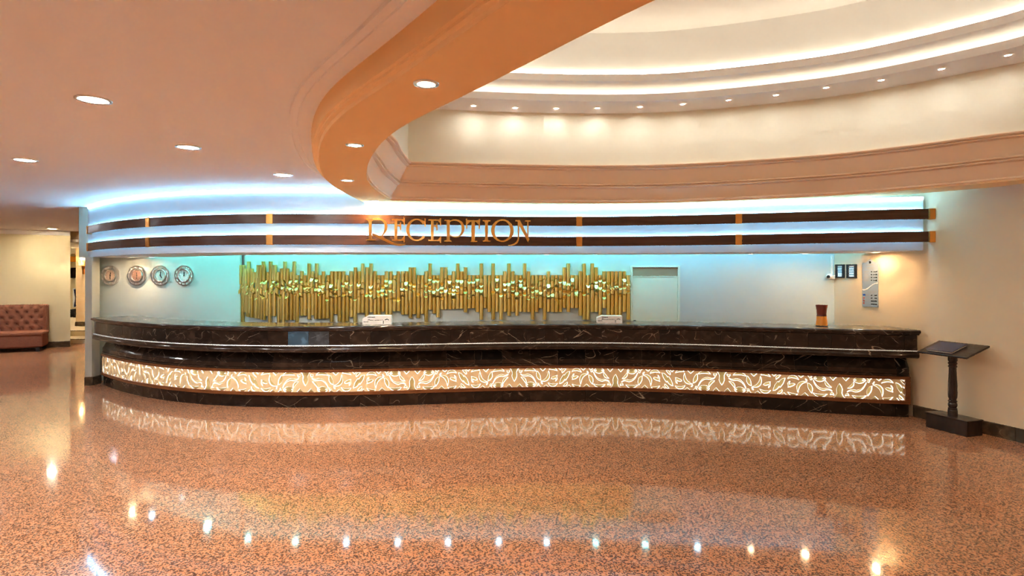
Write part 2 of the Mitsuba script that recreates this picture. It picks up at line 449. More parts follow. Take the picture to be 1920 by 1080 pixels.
# fascia: under the ring it stops at the ring's underside
outer = ring_poly(0.45)
ss = np.linspace(front_s0, front_s1, 400)
P, N, _ = M.at(ss)
inside = np.array([outer.contains(Point(*(p + n * 0.1))) for p, n in zip(P, N)])
s_split = float(ss[np.argmax(inside)])
FT = CEIL
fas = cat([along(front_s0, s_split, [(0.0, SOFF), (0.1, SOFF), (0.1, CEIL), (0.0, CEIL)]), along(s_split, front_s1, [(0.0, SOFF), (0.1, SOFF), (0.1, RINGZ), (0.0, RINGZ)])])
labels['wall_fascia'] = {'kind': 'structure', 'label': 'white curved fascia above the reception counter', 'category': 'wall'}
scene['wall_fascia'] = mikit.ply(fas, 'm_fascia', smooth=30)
Pe, Ne, Te = (a[0] for a in M.at(front_s0))
e0 = Pe + Ne * 0.1
e1 = np.array((-7.40, 9.66))
struct('wall_end', slab(Polygon([e0, e0 + Te * 0.03 - Ne * 0.3, e1 + (0.3, 0.3), e1]), SOFF - 0.001, CEIL), 'm_end', 'grey beige end face of the fascia box')

# ------------------------------------------------------------------ LED strips
def strip(parent, mesh, color, k, label=None):
    return obj('led_strip', mesh, 'm_led', parent, emit=rad(color, k), label=label)


def led_profile(d0, d1, z0, z1):
    return [(d0, z0), (d1, z0), (d1, z1), (d0, z1)]


strip('wall_fascia', along(front_s0 + 0.05, s_split - 0.02, led_profile(0.102, 0.118, CEIL - 0.035, CEIL - 0.003), 0.15), ICE, POWER['top_strip'], 'glowing ice white line at the top of the fascia')
strip('wall_fascia', along(s_split + 0.02, front_s1 - 0.005, led_profile(0.102, 0.118, RINGZ - 0.04, RINGZ - 0.003), 0.15), ICE, POWER['top_strip'], 'glowing ice white line at the top of the fascia')
for (i0, i1, c) in ((3, 32, (0.24, 0.94, 0.86)), (32, 62, (0.16, 0.80, 0.96)), (62, 88, (0.24, 0.70, 1.0))):
    pts_ = SB_[i0:i1 + 1]
    t_ = np.gradient(pts_, axis=0)
    t_ /= np.linalg.norm(t_, axis=1, keepdims=True)
    strip('soffit', sweep(pts_, np.c_[t_[:, 1], -t_[:, 0]], [(0.10, 2.60), (0.13, 2.60), (0.13, 2.63), (0.10, 2.63)]), c, POWER['alcove'], 'hidden coloured light line above the open back edge of the soffit')
CREAM = (1.0, 0.85, 0.60)
strip('ceiling', ring([(-0.46, 4.06), (-0.49, 4.06), (-0.49, 4.085), (-0.46, 4.085)]), CREAM, POWER['cove'] * 0.7, 'warm cove light along the lower oval ledge')
strip('ceiling', ring([(-0.461, 4.425), (-0.49, 4.425), (-0.49, 4.450), (-0.461, 4.450)]), CREAM, POWER['cove'] * 1.15, 'warm cove light along the upper oval ledge')

# ------------------------------------------------------------------ fascia bands with brass joints
for name, z0, z1, lab in (('upper', 2.530, 2.657, 'upper of two dark brown bands curving across the fascia'), ('lower', 2.243, 2.374, 'lower of two dark brown bands curving across the fascia')):
    t = thing('fascia_band', lab, 'trim')
    strip(t, along(front_s0 + 0.04, front_s1 - 0.012, led_profile(0.112, 0.128, z1 - 0.032, z1 - 0.007), 0.15), ICE, POWER['band_strip'], 'glowing line hidden behind the band')
    cuts = [M.s_of_px(165, 0.15)] + [M.s_of_px(u, 0.15) for u in (278, 506, 1086, 1385)] + [M.s_of_px(1741, 0.15)]
    for a, b in zip(cuts[:-1], cuts[1:]):
        obj('board', along(a + 0.004, b - 0.004, [(0.14, z0), (0.158, z0), (0.16, z0 + 0.002), (0.16, z1 - 0.002), (0.158, z1), (0.14, z1)]), 'm_band', t, smooth=30)
    for i, c in enumerate(cuts):
        w = 0.042 if i else 0.03
        c2 = c + (0.05 if i == 5 else 0)
        joint = along(c2 - w, c2 + w, [(0.105 if i in (0, 5) else 0.138, z0 - 0.004), (0.166, z0 - 0.004), (0.169, z0), (0.169, z1), (0.166, z1 + 0.004), (0.105 if i in (0, 5) else 0.138, z1 + 0.004)], 0.05)
        joint.vertices[:, 0] = np.minimum(joint.vertices[:, 0], wall_x(joint.vertices[:, 1]) - 0.003)      # ends at the right wall
        obj('brass_joint', joint, 'm_brass', t, smooth=30, label='gold sleeve')

# ------------------------------------------------------------------ lettering
def bez(p, n=14):
    p = np.array(p, float)
    t = np.linspace(0, 1, n)[:, None]
    if len(p) == 3:
        return (1 - t) ** 2 * p[0] + 2 * t * (1 - t) * p[1] + t * t * p[2]
    return (1 - t) ** 3 * p[0] + 3 * t * (1 - t) ** 2 * p[1] + 3 * t * t * (1 - t) * p[2] + t ** 3 * p[3]


def stroke(pts, w0, w1=None, wm=None):
    """A stroke of changing width along a polyline."""
    pts = np.array(pts, float)
    n = len(pts)
    t = np.linspace(0, 1, n)
    w1 = w0 if w1 is None else w1
    w = w0 + (w1 - w0) * t if wm is None else w0 * (1 - t) ** 2 + w1 * t ** 2 + 2 * t * (1 - t) * (2 * wm - 0.5 * (w0 + w1))
    d = np.gradient(pts, axis=0)
    nn = np.c_[-d[:, 1], d[:, 0]] / np.maximum(np.linalg.norm(d, axis=1, keepdims=True), 1e-9)
    return Polygon(np.vstack([pts + nn * w[:, None] / 2, (pts - nn * w[:, None] / 2)[::-1]])).buffer(0)


def rect(x0, y0, x1, y1):
    return sbox(min(x0, x1), min(y0, y1), max(x0, x1), max(y0, y1))


def letter_E(o, y):
    return [rect(720 + o, 200 + y, 776 + o, 668 + y), stroke([(660 + o, 203 + y), (940 + o, 203 + y)], 26), stroke([(930 + o, 158 + y), (933 + o, 330 + y)], 26, 16), Polygon([(860 + o, 205 + y), (930 + o, 205 + y), (928 + o, 270 + y)]),
            stroke([(770 + o, 335 + y), (850 + o, 335 + y)], 22), stroke([(852 + o, 262 + y), (852 + o, 432 + y)], 18, 24), Polygon([(800 + o, 330 + y), (850 + o, 300 + y), (852 + o, 390 + y)]),
            stroke([(664 + o, 662 + y), (930 + o, 662 + y)], 26), stroke([(937 + o, 545 + y), (930 + o, 712 + y)], 18, 26), Polygon([(860 + o, 652 + y), (935 + o, 652 + y), (936 + o, 575 + y)])]


def oval(cx, cy, rx, ry, side, top):
    return Point(0, 0).buffer(1, 32).__class__(affinity.affine_transform(Point(0, 0).buffer(1, 32), [rx, 0, 0, ry, cx, cy])).difference(affinity.affine_transform(Point(0, 0).buffer(1, 32), [rx - side, 0, 0, ry - top, cx, cy]))


A1 = lambda g: affinity.affine_transform(g, [1 / 12, 0, 0, 1 / 12, 680, 395])
A2 = lambda g: affinity.affine_transform(g, [1 / 11.294, 0, 0, 1 / 11.294, 830, 395])
R_ = A1(unary_union([rect(150, 215, 207, 660), stroke(bez([(85, 195), (130, 195), (165, 250)]), 20, 40), Polygon([(95, 672), (285, 672), (285, 652), (215, 640), (207, 560), (150, 560), (145, 640), (95, 652)]),
                     stroke(bez([(200, 235), (250, 180), (330, 192)], 12), 22, 26), stroke(bez([(325, 192), (520, 190), (525, 365)], 16), 26, 60), stroke(bez([(525, 360), (525, 480), (425, 572)], 14), 60, 14),
                     stroke(bez([(225, 530), (420, 610), (640, 725)], 16), 34, 52, 56), stroke(bez([(630, 720), (800, 800), (945, 752)], 16), 50, 26)]))
E1_ = A1(unary_union(letter_E(0, 0)))
C_ = A1(unary_union([oval(1215, 430, 232, 250, 66, 26).intersection(Polygon([(900, 100), (1390, 100), (1390, 270), (1240, 430), (1420, 610), (1420, 720), (900, 720)])), stroke([(1402, 170), (1402, 352)], 26, 20), Polygon([(1330, 215), (1402, 235), (1402, 320)])]))
E2_ = A1(unary_union(letter_E(820, 8)))
P_ = A2(unary_union([rect(90, 205, 150, 642), stroke([(38, 205), (150, 208)], 22), Polygon([(36, 655), (185, 655), (185, 637), (152, 625), (150, 570), (90, 570), (86, 625), (36, 637)]),
                     stroke(bez([(148, 235), (190, 196), (262, 198)], 12), 20, 26), stroke(bez([(258, 198), (430, 205), (432, 372)], 16), 26, 58), stroke(bez([(432, 368), (430, 540), (275, 556)], 16), 58, 14), stroke(bez([(280, 556), (200, 556), (145, 508)], 10), 14, 18)]))
T_ = A2(unary_union([rect(612, 210, 680, 650), stroke([(500, 216), (785, 216)], 26), stroke([(506, 172), (508, 375)], 24, 18), stroke([(780, 172), (776, 378)], 24, 18), Polygon([(508, 220), (600, 220), (510, 300)]), Polygon([(690, 220), (778, 220), (776, 300)]),
                     stroke([(590, 650), (730, 650)], 18)]))
I_ = A2(unary_union([rect(900, 210, 955, 645), stroke([(848, 213), (1008, 213)], 22), stroke([(850, 645), (1010, 645)], 20), Polygon([(880, 220), (975, 220), (950, 280), (905, 280)]), Polygon([(880, 640), (975, 640), (950, 590), (905, 590)])]))
O_ = A2(oval(1266, 422, 238, 238, 66, 26))
N_ = A2(unary_union([rect(1593, 215, 1617, 590), stroke(bez([(1605, 585), (1590, 730), (1390, 735)], 18), 22, 14, 34), stroke([(1538, 213), (1625, 213)], 24), Polygon([(1585, 210), (1640, 210), (1835, 600), (1810, 668), (1590, 240)]),
                     rect(1796, 215, 1816, 640), stroke([(1748, 215), (1862, 215)], 22)]))
sign = thing('reception_sign', 'gold metal lettering RECEPTION mounted across the two brown bands', 'sign')
for g in (R_, E1_, C_, E2_, P_, T_, I_, O_, N_):
    g = g.buffer(0.35, 3).buffer(-0.15, 3).simplify(0.08)
    u0, v0, u1, v1 = g.bounds
    uc = (u0 + u1) / 2
    s = M.s_of_px(uc, 0.20)
    p, n, t = (a[0] for a in M.at(s))
    q = p + n * 0.20
    z = q[1]
    # the letter stands upright, facing the lobby
    k = z / F
    g = affinity.affine_transform(g, [k, 0, 0, -k, -uc * k, HY * k])
    Mx = frame_mat((q[0] - n[0] * 0.02, q[1] - n[1] * 0.02, H), (t[0], t[1], 0), (0, 0, 1), (n[0], n[1], 0))
    obj('letter', extrude(g, 0.02, Mx), 'm_letter', sign)
    bar = bx(-0.006, 0.006, -0.006, 0.006, 0, 0.03)

# ------------------------------------------------------------------ reception counter
CS0, CS1 = M.s_of_px(191, 0.0), M.s_of_x(5.10)
TS0, TS1 = M.s_of_px(177, 0.12), M.s_of_x(5.13)
counter = thing('reception_counter', 'long S curved reception counter clad in dark marble with a lit panel', 'counter')

rng = random.Random(5)


def fit_alcove(m):
    """ends a counter piece at the right wall and at the clock wall"""
    v = m.vertices.copy()
    v[:, 0] = np.minimum(v[:, 0], wall_x(v[:, 1]) - 0.004)
    back = 9.86 + (v[:, 0] + 7.25) * (9.64 - 9.86) / (7.25 - 4.635) - 0.006
    v[:, 1] = np.where(v[:, 0] < -4.635, np.minimum(v[:, 1], back), v[:, 1])
    return trimesh.Trimesh(v, m.faces, process=False)


def tile_row(name, s0, s1, width, profile, jit=0.0, offset=0.0, special={}):
    cuts = [s0]
    x = s0 + width * (1 - offset)
    while x < s1 - width * 0.25:
        cuts.append(x)
        x += width
    cuts.append(s1)
    pr = np.array(profile, float)
    for a, b in zip(cuts[:-1], cuts[1:]):
        n = 4 if b - a > 0.2 else 3
        P, N, T_ = M.at(np.linspace(a + 0.0012, b - 0.0012, n))
        # tiles are set by hand: each one leans by a fraction of a degree
        lean = (rng.random() - 0.5) * jit
        yaw = (rng.random() - 0.5) * jit
        q = pr.copy()
        q[:, 0] += (pr[:, 1] - pr[:, 1].mean()) * lean
        off = np.linspace(-0.5, 0.5, n) * (b - a) * yaw
        mm = MARBLE[rng.randrange(3)]
        obj(name, sweep(P + N * off[:, None], N, q), special.get(int((a - s0) / width + 0.5), mm), counter)


obj('body', fit_alcove(along(CS0 + 0.03, CS1 - 0.03, [(-0.06, 0.001), (-0.06, 0.5), (-0.125, 0.66), (-0.125, 1.06), (-0.42, 1.06), (-0.42, 0.001)])), 'm_counter_core', counter)
tile_row('plinth_tile', CS0, CS1, 0.40, [(-0.065, 0.0), (-0.022, 0.0), (-0.022, 0.166), (-0.025, 0.169), (-0.065, 0.169)], 0.006)
tile_row('ledge_tile', CS0, CS1, 0.40, [(-0.065, 0.526), (0.0, 0.526), (0.002, 0.53), (0.002, 0.552), (-0.008, 0.56), (-0.008, 0.618), (-0.012, 0.624), (-0.095, 0.778), (-0.125, 0.778), (-0.065, 0.60)], 0.004)
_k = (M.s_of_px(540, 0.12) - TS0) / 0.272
tile_row('apron_tile', TS0, TS1, 0.272, [(0.05, 0.866), (0.118, 0.866), (0.120, 0.870), (0.120, 1.064), (0.05, 1.064)], 0.012, 1 - _k % 1.0, {int(round(_k + 0.001)): 'm_marble_blue_reflection', int(round(_k + 0.001)) + 1: 'm_marble_grey_reflection'})
obj('grout', along(CS0 + 0.01, CS1 - 0.01, [(-0.06, 0.53), (-0.010, 0.53), (-0.012, 0.616), (-0.097, 0.774), (-0.125, 0.774)]), 'm_grout', counter)
obj('apron_soffit', along(TS0 + 0.01, TS1 - 0.01, [(-0.125, 0.778), (0.09, 0.778), (0.06, 1.064), (-0.125, 1.064)]), 'm_counter_core', counter)
rail = [(0.06, 0.776)] + [(0.115 + 0.035 * math.cos(a), 0.812 + 0.036 * math.sin(a)) for a in np.linspace(-math.pi / 2, math.pi / 4, 8)] + [(0.142, 0.856), (0.136, 0.866), (0.06, 0.866)]
obj('rail', along(TS0 - 0.01, TS1 + 0.01, rail), MARBLE[1], counter, smooth=40, label='rounded marble rail under the apron')
obj('highlight_strip', along(TS0 - 0.01, TS1 + 0.01, [(0.120, 0.8655), (0.1415, 0.8655), (0.1425, 0.8662), (0.1285, 0.8765), (0.120, 0.8765)]), 'm_painted_highlight', counter, label='added pale strip painted as the highlight line under the apron')  # strip added to draw the bright highlight along the rail
obj('panel_rail', along(CS0 - 0.005, CS1 + 0.005, [(-0.06, 0.170), (0.014, 0.170), (0.016, 0.172), (0.016, 0.214), (0.012, 0.217), (-0.06, 0.217)]), 'm_trimwood', counter, smooth=30, label='brown wooden strip')
obj('panel_rail', along(CS0 - 0.005, CS1 + 0.005, [(-0.06, 0.488), (0.012, 0.488), (0.016, 0.491), (0.016, 0.523), (0.014, 0.525), (-0.06, 0.525)]), 'm_trimwood', counter, smooth=30, label='brown wooden strip')
obj('panel_stile', along(CS1 - 0.055, CS1 + 0.005, [(-0.06, 0.217), (0.016, 0.217), (0.016, 0.488), (-0.06, 0.488)]), 'm_trimwood', counter, label='brown wooden strip')
obj('panel_stile', along(CS0 - 0.005, CS0 + 0.012, [(-0.06, 0.217), (0.016, 0.217), (0.016, 0.488), (-0.06, 0.488)]), 'm_counter_core', counter)
nose = [(-0.50, 1.066), (0.11, 1.066), (0.125, 1.070), (0.13, 1.078), (0.13, 1.086)] + [(0.140 + 0.024 * math.cos(a), 1.112 + 0.024 * math.sin(a)) for a in np.linspace(-math.pi / 2, math.pi / 2, 9)] + [(-0.50, 1.136)]
solo('countertop', fit_alcove(along(M.s_of_px(172, 0.15), M.s_of_x(5.15), nose)), 'm_top', 'continuous polished dark marble worktop with a rounded nose on the reception counter', 'worktop', smooth=40)

# ---- the lit openwork panel: half a period is 1.455 m, mirrored and turned
def crescent(p, w):
    return stroke(bez(p, 18), 3, 3, w)


def leaf(p, w):
    return stroke(bez(p, 16), 2, 2, w)


UNIT = [Polygon([(-62, 206), (62, 206), (40, 192), (24, 158), (30, 118), (16, 84), (0, 62), (-16, 84), (-30, 118), (-24, 158), (-40, 192)]),
        Polygon([(22, -4), (98, -4), (60, 36)]),
        unary_union([stroke(bez([(128, 22), (185, -12), (243, 22)]), 2, 2, 26), stroke(bez([(128, 22), (185, 62), (243, 22)]), 2, 2, 26), Polygon([(150, 20), (185, 8), (220, 20), (185, 38)])]),
        crescent([(132, 38), (128, 88), (74, 106)], 26),
        unary_union([stroke(bez([(70, 142), (100, 112), (150, 130)], 14), 6, 22), stroke(bez([(146, 130), (215, 128), (247, 42)], 16), 22, 6)]),
        crescent([(116, 172), (180, 212), (250, 168)], 30),
        leaf([(52, 182), (70, 150), (88, 178)], 22),
        leaf([(302, 72), (268, 110), (262, 172)], 42), Point(268, 30).buffer(12), leaf([(322, 30), (314, 44), (304, 54)], 14),
        crescent([(308, 62), (408, 66), (392, 172)], 32),
        Polygon([(250, -4), (306, -4), (278, 22)]), Polygon([(330, -4), (396, -4), (364, 24)]),
        Polygon([(286, 206), (368, 206), (326, 168)]),
        crescent([(386, 44), (436, -8), (494, 36)], 28),
        crescent([(420, 92), (452, 90), (492, 124)], 30), leaf([(470, 60), (488, 84), (486, 108)], 16),
        crescent([(396, 186), (440, 214), (492, 172)], 26),
        leaf([(516, 34), (566, 76), (566, 132)], 44),
        Polygon([(500, 206), (556, 206), (528, 178)]), leaf([(560, 8), (596, 20), (606, 52)], 26)]
SC = 1.455 / 1153.0
ph = 0.271
half = [affinity.affine_transform(g, [SC, 0, 0, -SC * 1.07, 0, ph]) for g in UNIT]
half = [g for g in half] + [affinity.scale(g, -1, 1, origin=(0, 0)) for g in half]
right_half = [affinity.affine_transform(g, [-1, 0, 0, -1, 1.455, ph]) for g in half]
cell = half + right_half                                  # repeats every 2 * 1.455
PS0, PS1 = CS0 + 0.012, CS1 - 0.055
PL = PS1 - PS0
phase = M.s_of_px(772.5, 0.0) - PS0
cuts = []
k0 = int(math.floor(-phase / 2.91)) - 1
for k in range(k0, k0 + 8):
    for g in cell:
        h = affinity.translate(g, phase + k * 2.91, 0)
        if h.bounds[2] > -0.2 and h.bounds[0] < PL + 0.2:
            cuts.append(h)
cut = unary_union(cuts).buffer(0.0032, 2).simplify(0.0009)
sheet = sbox(0, 0, PL, ph).difference(cut)
sheet = unary_union([g for g in getattr(sheet, 'geoms', [sheet]) if g.area > 2e-4])
hole = cut.buffer(-0.0075, 3).simplify(0.0009)
lit = cut.buffer(0.006, 2).intersection(sbox(0, 0, PL, ph)).difference(hole)


def bend(poly, d0, d1, step=0.11):
    """A flat outline in (length, height) laid along the counter's curve, from offset d0 out to d1."""
    ms = []
    k = int(math.ceil(PL / step))
    for i in range(k):
        g = poly.intersection(sbox(PL * i / k, -1, PL * (i + 1) / k, 1))
        for q in getattr(g, 'geoms', [g]):
            if q.geom_type == 'Polygon' and q.area > 1e-7:
                ms.append(trimesh.creation.extrude_polygon(q, d1 - d0, engine='earcut'))
    m = cat(ms)
    v = m.vertices
    P, N, _ = M.at(PS0 + v[:, 0])
    q = P + N * (d0 + v[:, 2])[:, None]
    return trimesh.Trimesh(np.c_[q, 0.217 + v[:, 1]], m.faces[:, ::-1], process=False)


def outward(m):
    return fix(m)


obj('panel_sheet', outward(bend(sheet, -0.004, 0.004)), 'm_panel', counter, label='tan sheet cut into leaf and scroll openings')
obj('panel_glow', outward(bend(lit, -0.018, -0.014)), 'm_acrylic', counter, emit=rad((0.93, 1.0, 0.96), POWER['panel']), label='glowing acrylic edge seen around each opening')
obj('panel_backing', along(PS0, PS1, [(-0.058, 0.217), (-0.046, 0.217), (-0.046, 0.488), (-0.058, 0.488)]), 'm_backing', counter)

# ------------------------------------------------------------------ gold tube art
art = thing('wall_art', 'wide relief of upright gold tubes of uneven length on the wall behind the counter', 'wall art')
_, tl = AW[0], np.r_[0, np.cumsum(np.linalg.norm(np.diff(AW, axis=0), axis=1))]


def art_s(u):
    return float(np.interp(u, CX + F * AW[:, 0] / AW[:, 1], tl))


rng = random.Random(11)


def tube(x, y, nx, ny, r, z0, z1, top, bottom, sides=12):
    """An upright tube; top and bottom are the slopes of its ends towards the viewer."""
    a = np.arange(sides) * 2 * math.pi / sides
    tx, ty = -ny, nx
    ox = r * (np.cos(a)[:, None] * np.array([nx, ny]) + np.sin(a)[:, None] * np.array([tx, ty]))
    f = r * np.cos(a)                                    # how far towards the viewer
    V = np.vstack([np.c_[x + ox[:, 0], y + ox[:, 1], z0 + bottom * (f + 0)], np.c_[x + ox[:, 0], y + ox[:, 1], z1 + top * f], [[x, y, z0], [x, y, z1]]])
    i = np.arange(sides)
    j = (i + 1) % sides
    Fc = np.vstack([np.c_[i, j, j + sides], np.c_[i, j + sides, i + sides], np.c_[j, i, i * 0 + 2 * sides], np.c_[i + sides, j + sides, i * 0 + 2 * sides + 1]])
    return fix(trimesh.Trimesh(V, Fc, process=False))


s0, s1 = art_s(459), art_s(1177)
count = int((s1 - s0) / 0.0605) + 1
short = []
for i in range(count):
    s = s0 + i * (s1 - s0) / (count - 1)
    x = np.interp(s, tl, AW[:, 0])
    p, n, t = art_at(x)
    u = CX + F * p[0] / p[1]
    zf = p[1] / F
    q = rng.random()
    # outline in pixel rows of the photograph's relief: a comb of steps above and below
    top = 516 - 7.3 * rng.choice([0, 0, 0, 1, 1, 1, 2, 2, 3]) if u > 560 else 510 - 6.5 * rng.choice([0, 0, 1, 1, 2, 2, 3])
    low = np.interp(u, [455, 500, 560, 640, 760, 900, 1180], [583, 592, 592, 588, 582, 577, 577])
    bot = low + 7.3 * rng.choice([0, 0, 1, 1, 1, 2, 3])
    z_top, z_bot = H + (HY - top) * zf, H + (HY - bot) * zf
    r = 0.0285
    mid = H + (HY - (542 + 2 * math.sin(u * 0.02))) * zf
    nseg = rng.choice([2, 2, 3, 3, 4])
    a = mid + rng.uniform(0.05, 0.16)                    # lower end of the upper tube
    b = mid - rng.uniform(0.05, 0.16)                    # upper end of the lower tube
    if rng.random() < 0.15:
        nseg, a = 0, b
    off = 0.032 + rng.choice([0, 0, 0.014, 0.028])
    mt = lambda: 'm_tube' if rng.random() < 0.6 else 'm_tube2'
    c = p + n * off
    up_cut = rng.choice([-1.0, 0.9, -0.8])
    obj('tube', tube(c[0], c[1], n[0], n[1], r, a + 0.004, z_top, 0.0, rng.choice([1.0, 1.0, -0.8])), mt(), art, smooth=35)
    off2 = 0.032 + rng.choice([0, 0.014, 0.028])
    c = p + n * off2
    obj('tube', tube(c[0], c[1], n[0], n[1], r, z_bot, b - 0.004, rng.choice([-1.0, -1.0, 0.8]), 0.0), mt(), art, smooth=35)
    if nseg:
        hs = (a - b) / nseg
        for k in range(nseg):
            o = 0.036 + rng.choice([0, 0.02, 0.04])
            c = p + n * o
            short.append(tube(c[0], c[1], n[0], n[1], r, b + hs * k + 0.004, b + hs * (k + 1) - 0.004, rng.choice([-1.1, -1.3, 0.9]), rng.choice([1.1, 0.9, -0.7]), 12))
k = obj('short_tubes', cat(short), 'm_tube2', art, smooth=35)
labels[k] = {'label': 'short slant cut tube pieces in the middle of the relief', 'kind': 'stuff'}

# ------------------------------------------------------------------ lamps
def on_ceiling(u, v, h):
    z = F * h / (HY - v)
    return ((u - CX) * z / F, z)


def downlight(x, y, z, r, color, k, label, group=None, drop=0.012):
    t = thing('downlight', label, 'ceiling light', group)
    prof = [(r, 0.0), (r + 0.002, -0.006), (r + 0.010, -0.008), (r + 0.022, -0.004), (r + 0.024, 0.0), (r, 0.0)]
    m = lathe(prof, 28)
    m.apply_translation((x, y, z))
    obj('rim', m, 'm_chrome', t, smooth=40)
    g = lathe([(0.0, -0.006), (r * 0.6, -0.005), (r * 0.97, -0.003), (r * 0.99, -0.0005), (0.0, -0.0005)], 24)
    g.apply_translation((x, y, z))
    obj('lens', g, 'm_led', t, smooth=60, emit=rad(color, k))
    return t


ORD = ['first', 'second', 'third', 'fourth', 'fifth', 'sixth', 'seventh', 'eighth', 'ninth', 'tenth', 'eleventh', 'twelfth', 'thirteenth', 'fourteenth', 'fifteenth']
for (u, v, lab) in ((175, 187, 'largest round recessed downlight, nearest on the cream ceiling at left'), (353, 276, 'round recessed downlight in the middle of the diagonal row of three on the left ceiling'),
                    (531, 328, 'round recessed downlight nearest the fascia beside the oval ring'), (47, 300, 'round recessed downlight at the far left edge of the ceiling')):
    x, y = on_ceiling(u, v, CEIL - H)
    downlight(x, y, CEIL, 0.085, (0.95, 0.98, 0.95), POWER['ceiling'], lab, 'recessed downlights in the left ceiling')
downlight(-11.35, 13.95, CEIL, 0.085, (1.0, 0.86, 0.62), POWER['ceiling'] * 1.4, 'small looking far downlight in front of the sofa wall', 'recessed downlights in the left ceiling')
for (x, y) in ((-2.75, 2.4), (-2.2, 0.6), (-5.0, 4.2), (-4.9, 2.0), (-7.4, 5.2), (-9.6, 7.5), (-13.6, 10.8), (-10.6, 11.4), (-10, 3.0), (0.5, -2.4), (4.5, -2.4), (-4, -3.5)):  # unseen downlights added to light the lobby floor and ceiling
    downlight(x, y, CEIL, 0.085, (0.90, 0.96, 1.0), POWER['ceiling'] * (1.2 if x > 0 else 1.5), 'added round recessed downlight in the ceiling outside the view', 'added downlights in the lobby ceiling outside the view')
for i, (u, v) in enumerate(((799, 157), (665, 272), (651, 338), (700, 377))):
    x, y = on_ceiling(u, v, RINGZ - H)
    downlight(x, y, RINGZ, 0.045, WARM, POWER['ring'], ('largest warm spot on the orange ring underside, nearest the viewer', 'second warm spot along the orange ring underside', 'third warm spot along the orange ring underside, left of the cornice', 'last warm spot of the ring, touching the fascia glow line')[i], 'warm spots in the ring underside')
OR_ = RB + RN * 0.21
# the ring's spots go on around it outside the view
dist, last = 0.0, None
for j in range(60, 205):
    if OR_[j][1] < 1.9 or (OR_[j][0] > 5.0 and OR_[j][1] < 5.0):
        if last is None or np.linalg.norm(OR_[j] - last) > 2.2:
            last = OR_[j]
            downlight(last[0], last[1], RINGZ, 0.045, WARM, POWER['ring'], 'warm spot in the ring underside outside the view', 'warm spots in the ring underside outside the view')
sof = [(248, WARM), (285, COOL), (389, AQUA), (465, AQUA), (554, AQUA), (649, COOL), (746, COOL), (840, COOL), (935, COOL), (1025, COOL), (1117, AQUA), (1210, AQUA), (1308, COOL), (1408, WARM), (1510, WARM), (1643, WARM)]
n_sof = 0
for i, (u, c) in enumerate(sof):
    zz = float(np.interp(u, CX + F * SB_[:, 0] / SB_[:, 1], SB_[:, 1])) - (0.10 if u < 1500 else 0.16) - (0.25 if u < 300 else 0)
    zz = 7.64 if i == 15 else zz
    x = (u - CX) * zz / F
    n_sof += 1
    lab = '%s small downlight from the left in the soffit over the counter' % (ORD + ['sixteenth'])[i]
    downlight(x, zz, SOFF, 0.038, c, POWER['soffit'] * (11.0 if i == 15 else 3.0 if i == 14 else 9.0 if i == 0 else 3.0 if i == 2 else 1.0), lab, 'small downlights in the soffit row')
for i, (u, v) in enumerate(((888, 198), (966, 202), (1043, 203), (1120, 202.5), (1200, 200), (1280, 195), (1366, 187.5), (1455, 178), (1549, 164), (1652, 150), (1765, 129), (1890, 103))):
    x, y = on_ceiling(u, v, 3.98 - H)
    downlight(x, y, 3.98, 0.026, (1.0, 0.95, 0.88), POWER['dome'], '%s tiny spot from the left under the lower cove ledge of the oval' % ORD[i], 'tiny spots under the cove ledge')

# ------------------------------------------------------------------ lectern and its book
lc = np.array((5.19, 6.63))
def lect(v):
    """local (towards the wall, along the wall away from the viewer, height) to the world"""
    v = np.asarray(v, float)
    return np.c_[lc[0] + v[:, 0] * V_WALL[0] + v[:, 1] * U_WALL[0], lc[1] + v[:, 0] * V_WALL[1] + v[:, 1] * U_WALL[1], v[:, 2]]


def to_lect(m):
    return fix(trimesh.Trimesh(lect(m.vertices), m.faces, process=False))


lectern = thing('lectern', 'dark wooden lectern on a turned post against the right wall', 'lectern')
obj('plinth', to_lect(bx(-0.14, 0.10, -0.235, 0.235, 0.0, 0.165, 0.004)), 'm_ebony', lectern)
obj('plinth_cap', to_lect(bx(-0.15, 0.11, -0.245, 0.245, 0.165, 0.18, 0.004)), 'm_ebony', lectern)
post = lathe([(0.0, 0.18), (0.048, 0.18), (0.048, 0.245), (0.042, 0.252), (0.046, 0.262), (0.046, 0.27), (0.036, 0.278), (0.043, 0.292), (0.047, 0.31), (0.043, 0.328), (0.036, 0.340), (0.046, 0.348), (0.046, 0.356), (0.034, 0.364), (0.036, 0.375),
              (0.045, 0.40), (0.046, 0.44), (0.044, 0.55), (0.037, 0.70), (0.036, 0.745), (0.044, 0.752), (0.044, 0.764), (0.037, 0.770), (0.037, 0.780), (0.046, 0.787), (0.046, 0.800), (0.038, 0.806), (0.038, 0.816), (0.046, 0.824), (0.046, 0.90), (0.0, 0.90)], 28)
post.apply_translation((-0.03, 0, 0))
obj('post', to_lect(post), 'm_ebony', lectern, smooth=35)
tilt = math.atan2(0.12, 0.36)


def tilted(m):
    R = trimesh.transformations.rotation_matrix(-tilt, (0, 1, 0))
    m = m.copy()
    m.apply_transform(R)
    m.apply_translation((-0.03, 0.0, 0.945))
    return to_lect(m)


obj('board', tilted(bx(-0.19, 0.19, -0.285, 0.285, 0.0, 0.022, 0.004)), 'm_ebony', lectern)
book = thing('guest_book', 'thin dark blue book lying on the lectern board', 'book')
obj('cover', tilted(cat([bx(-0.15, 0.11, -0.10, 0.20, 0.0225, 0.026), bx(-0.15, 0.11, -0.10, 0.20, 0.042, 0.046)])), 'm_book', book)
obj('pages', tilted(bx(-0.145, 0.105, -0.095, 0.195, 0.026, 0.042)), 'm_page', book)

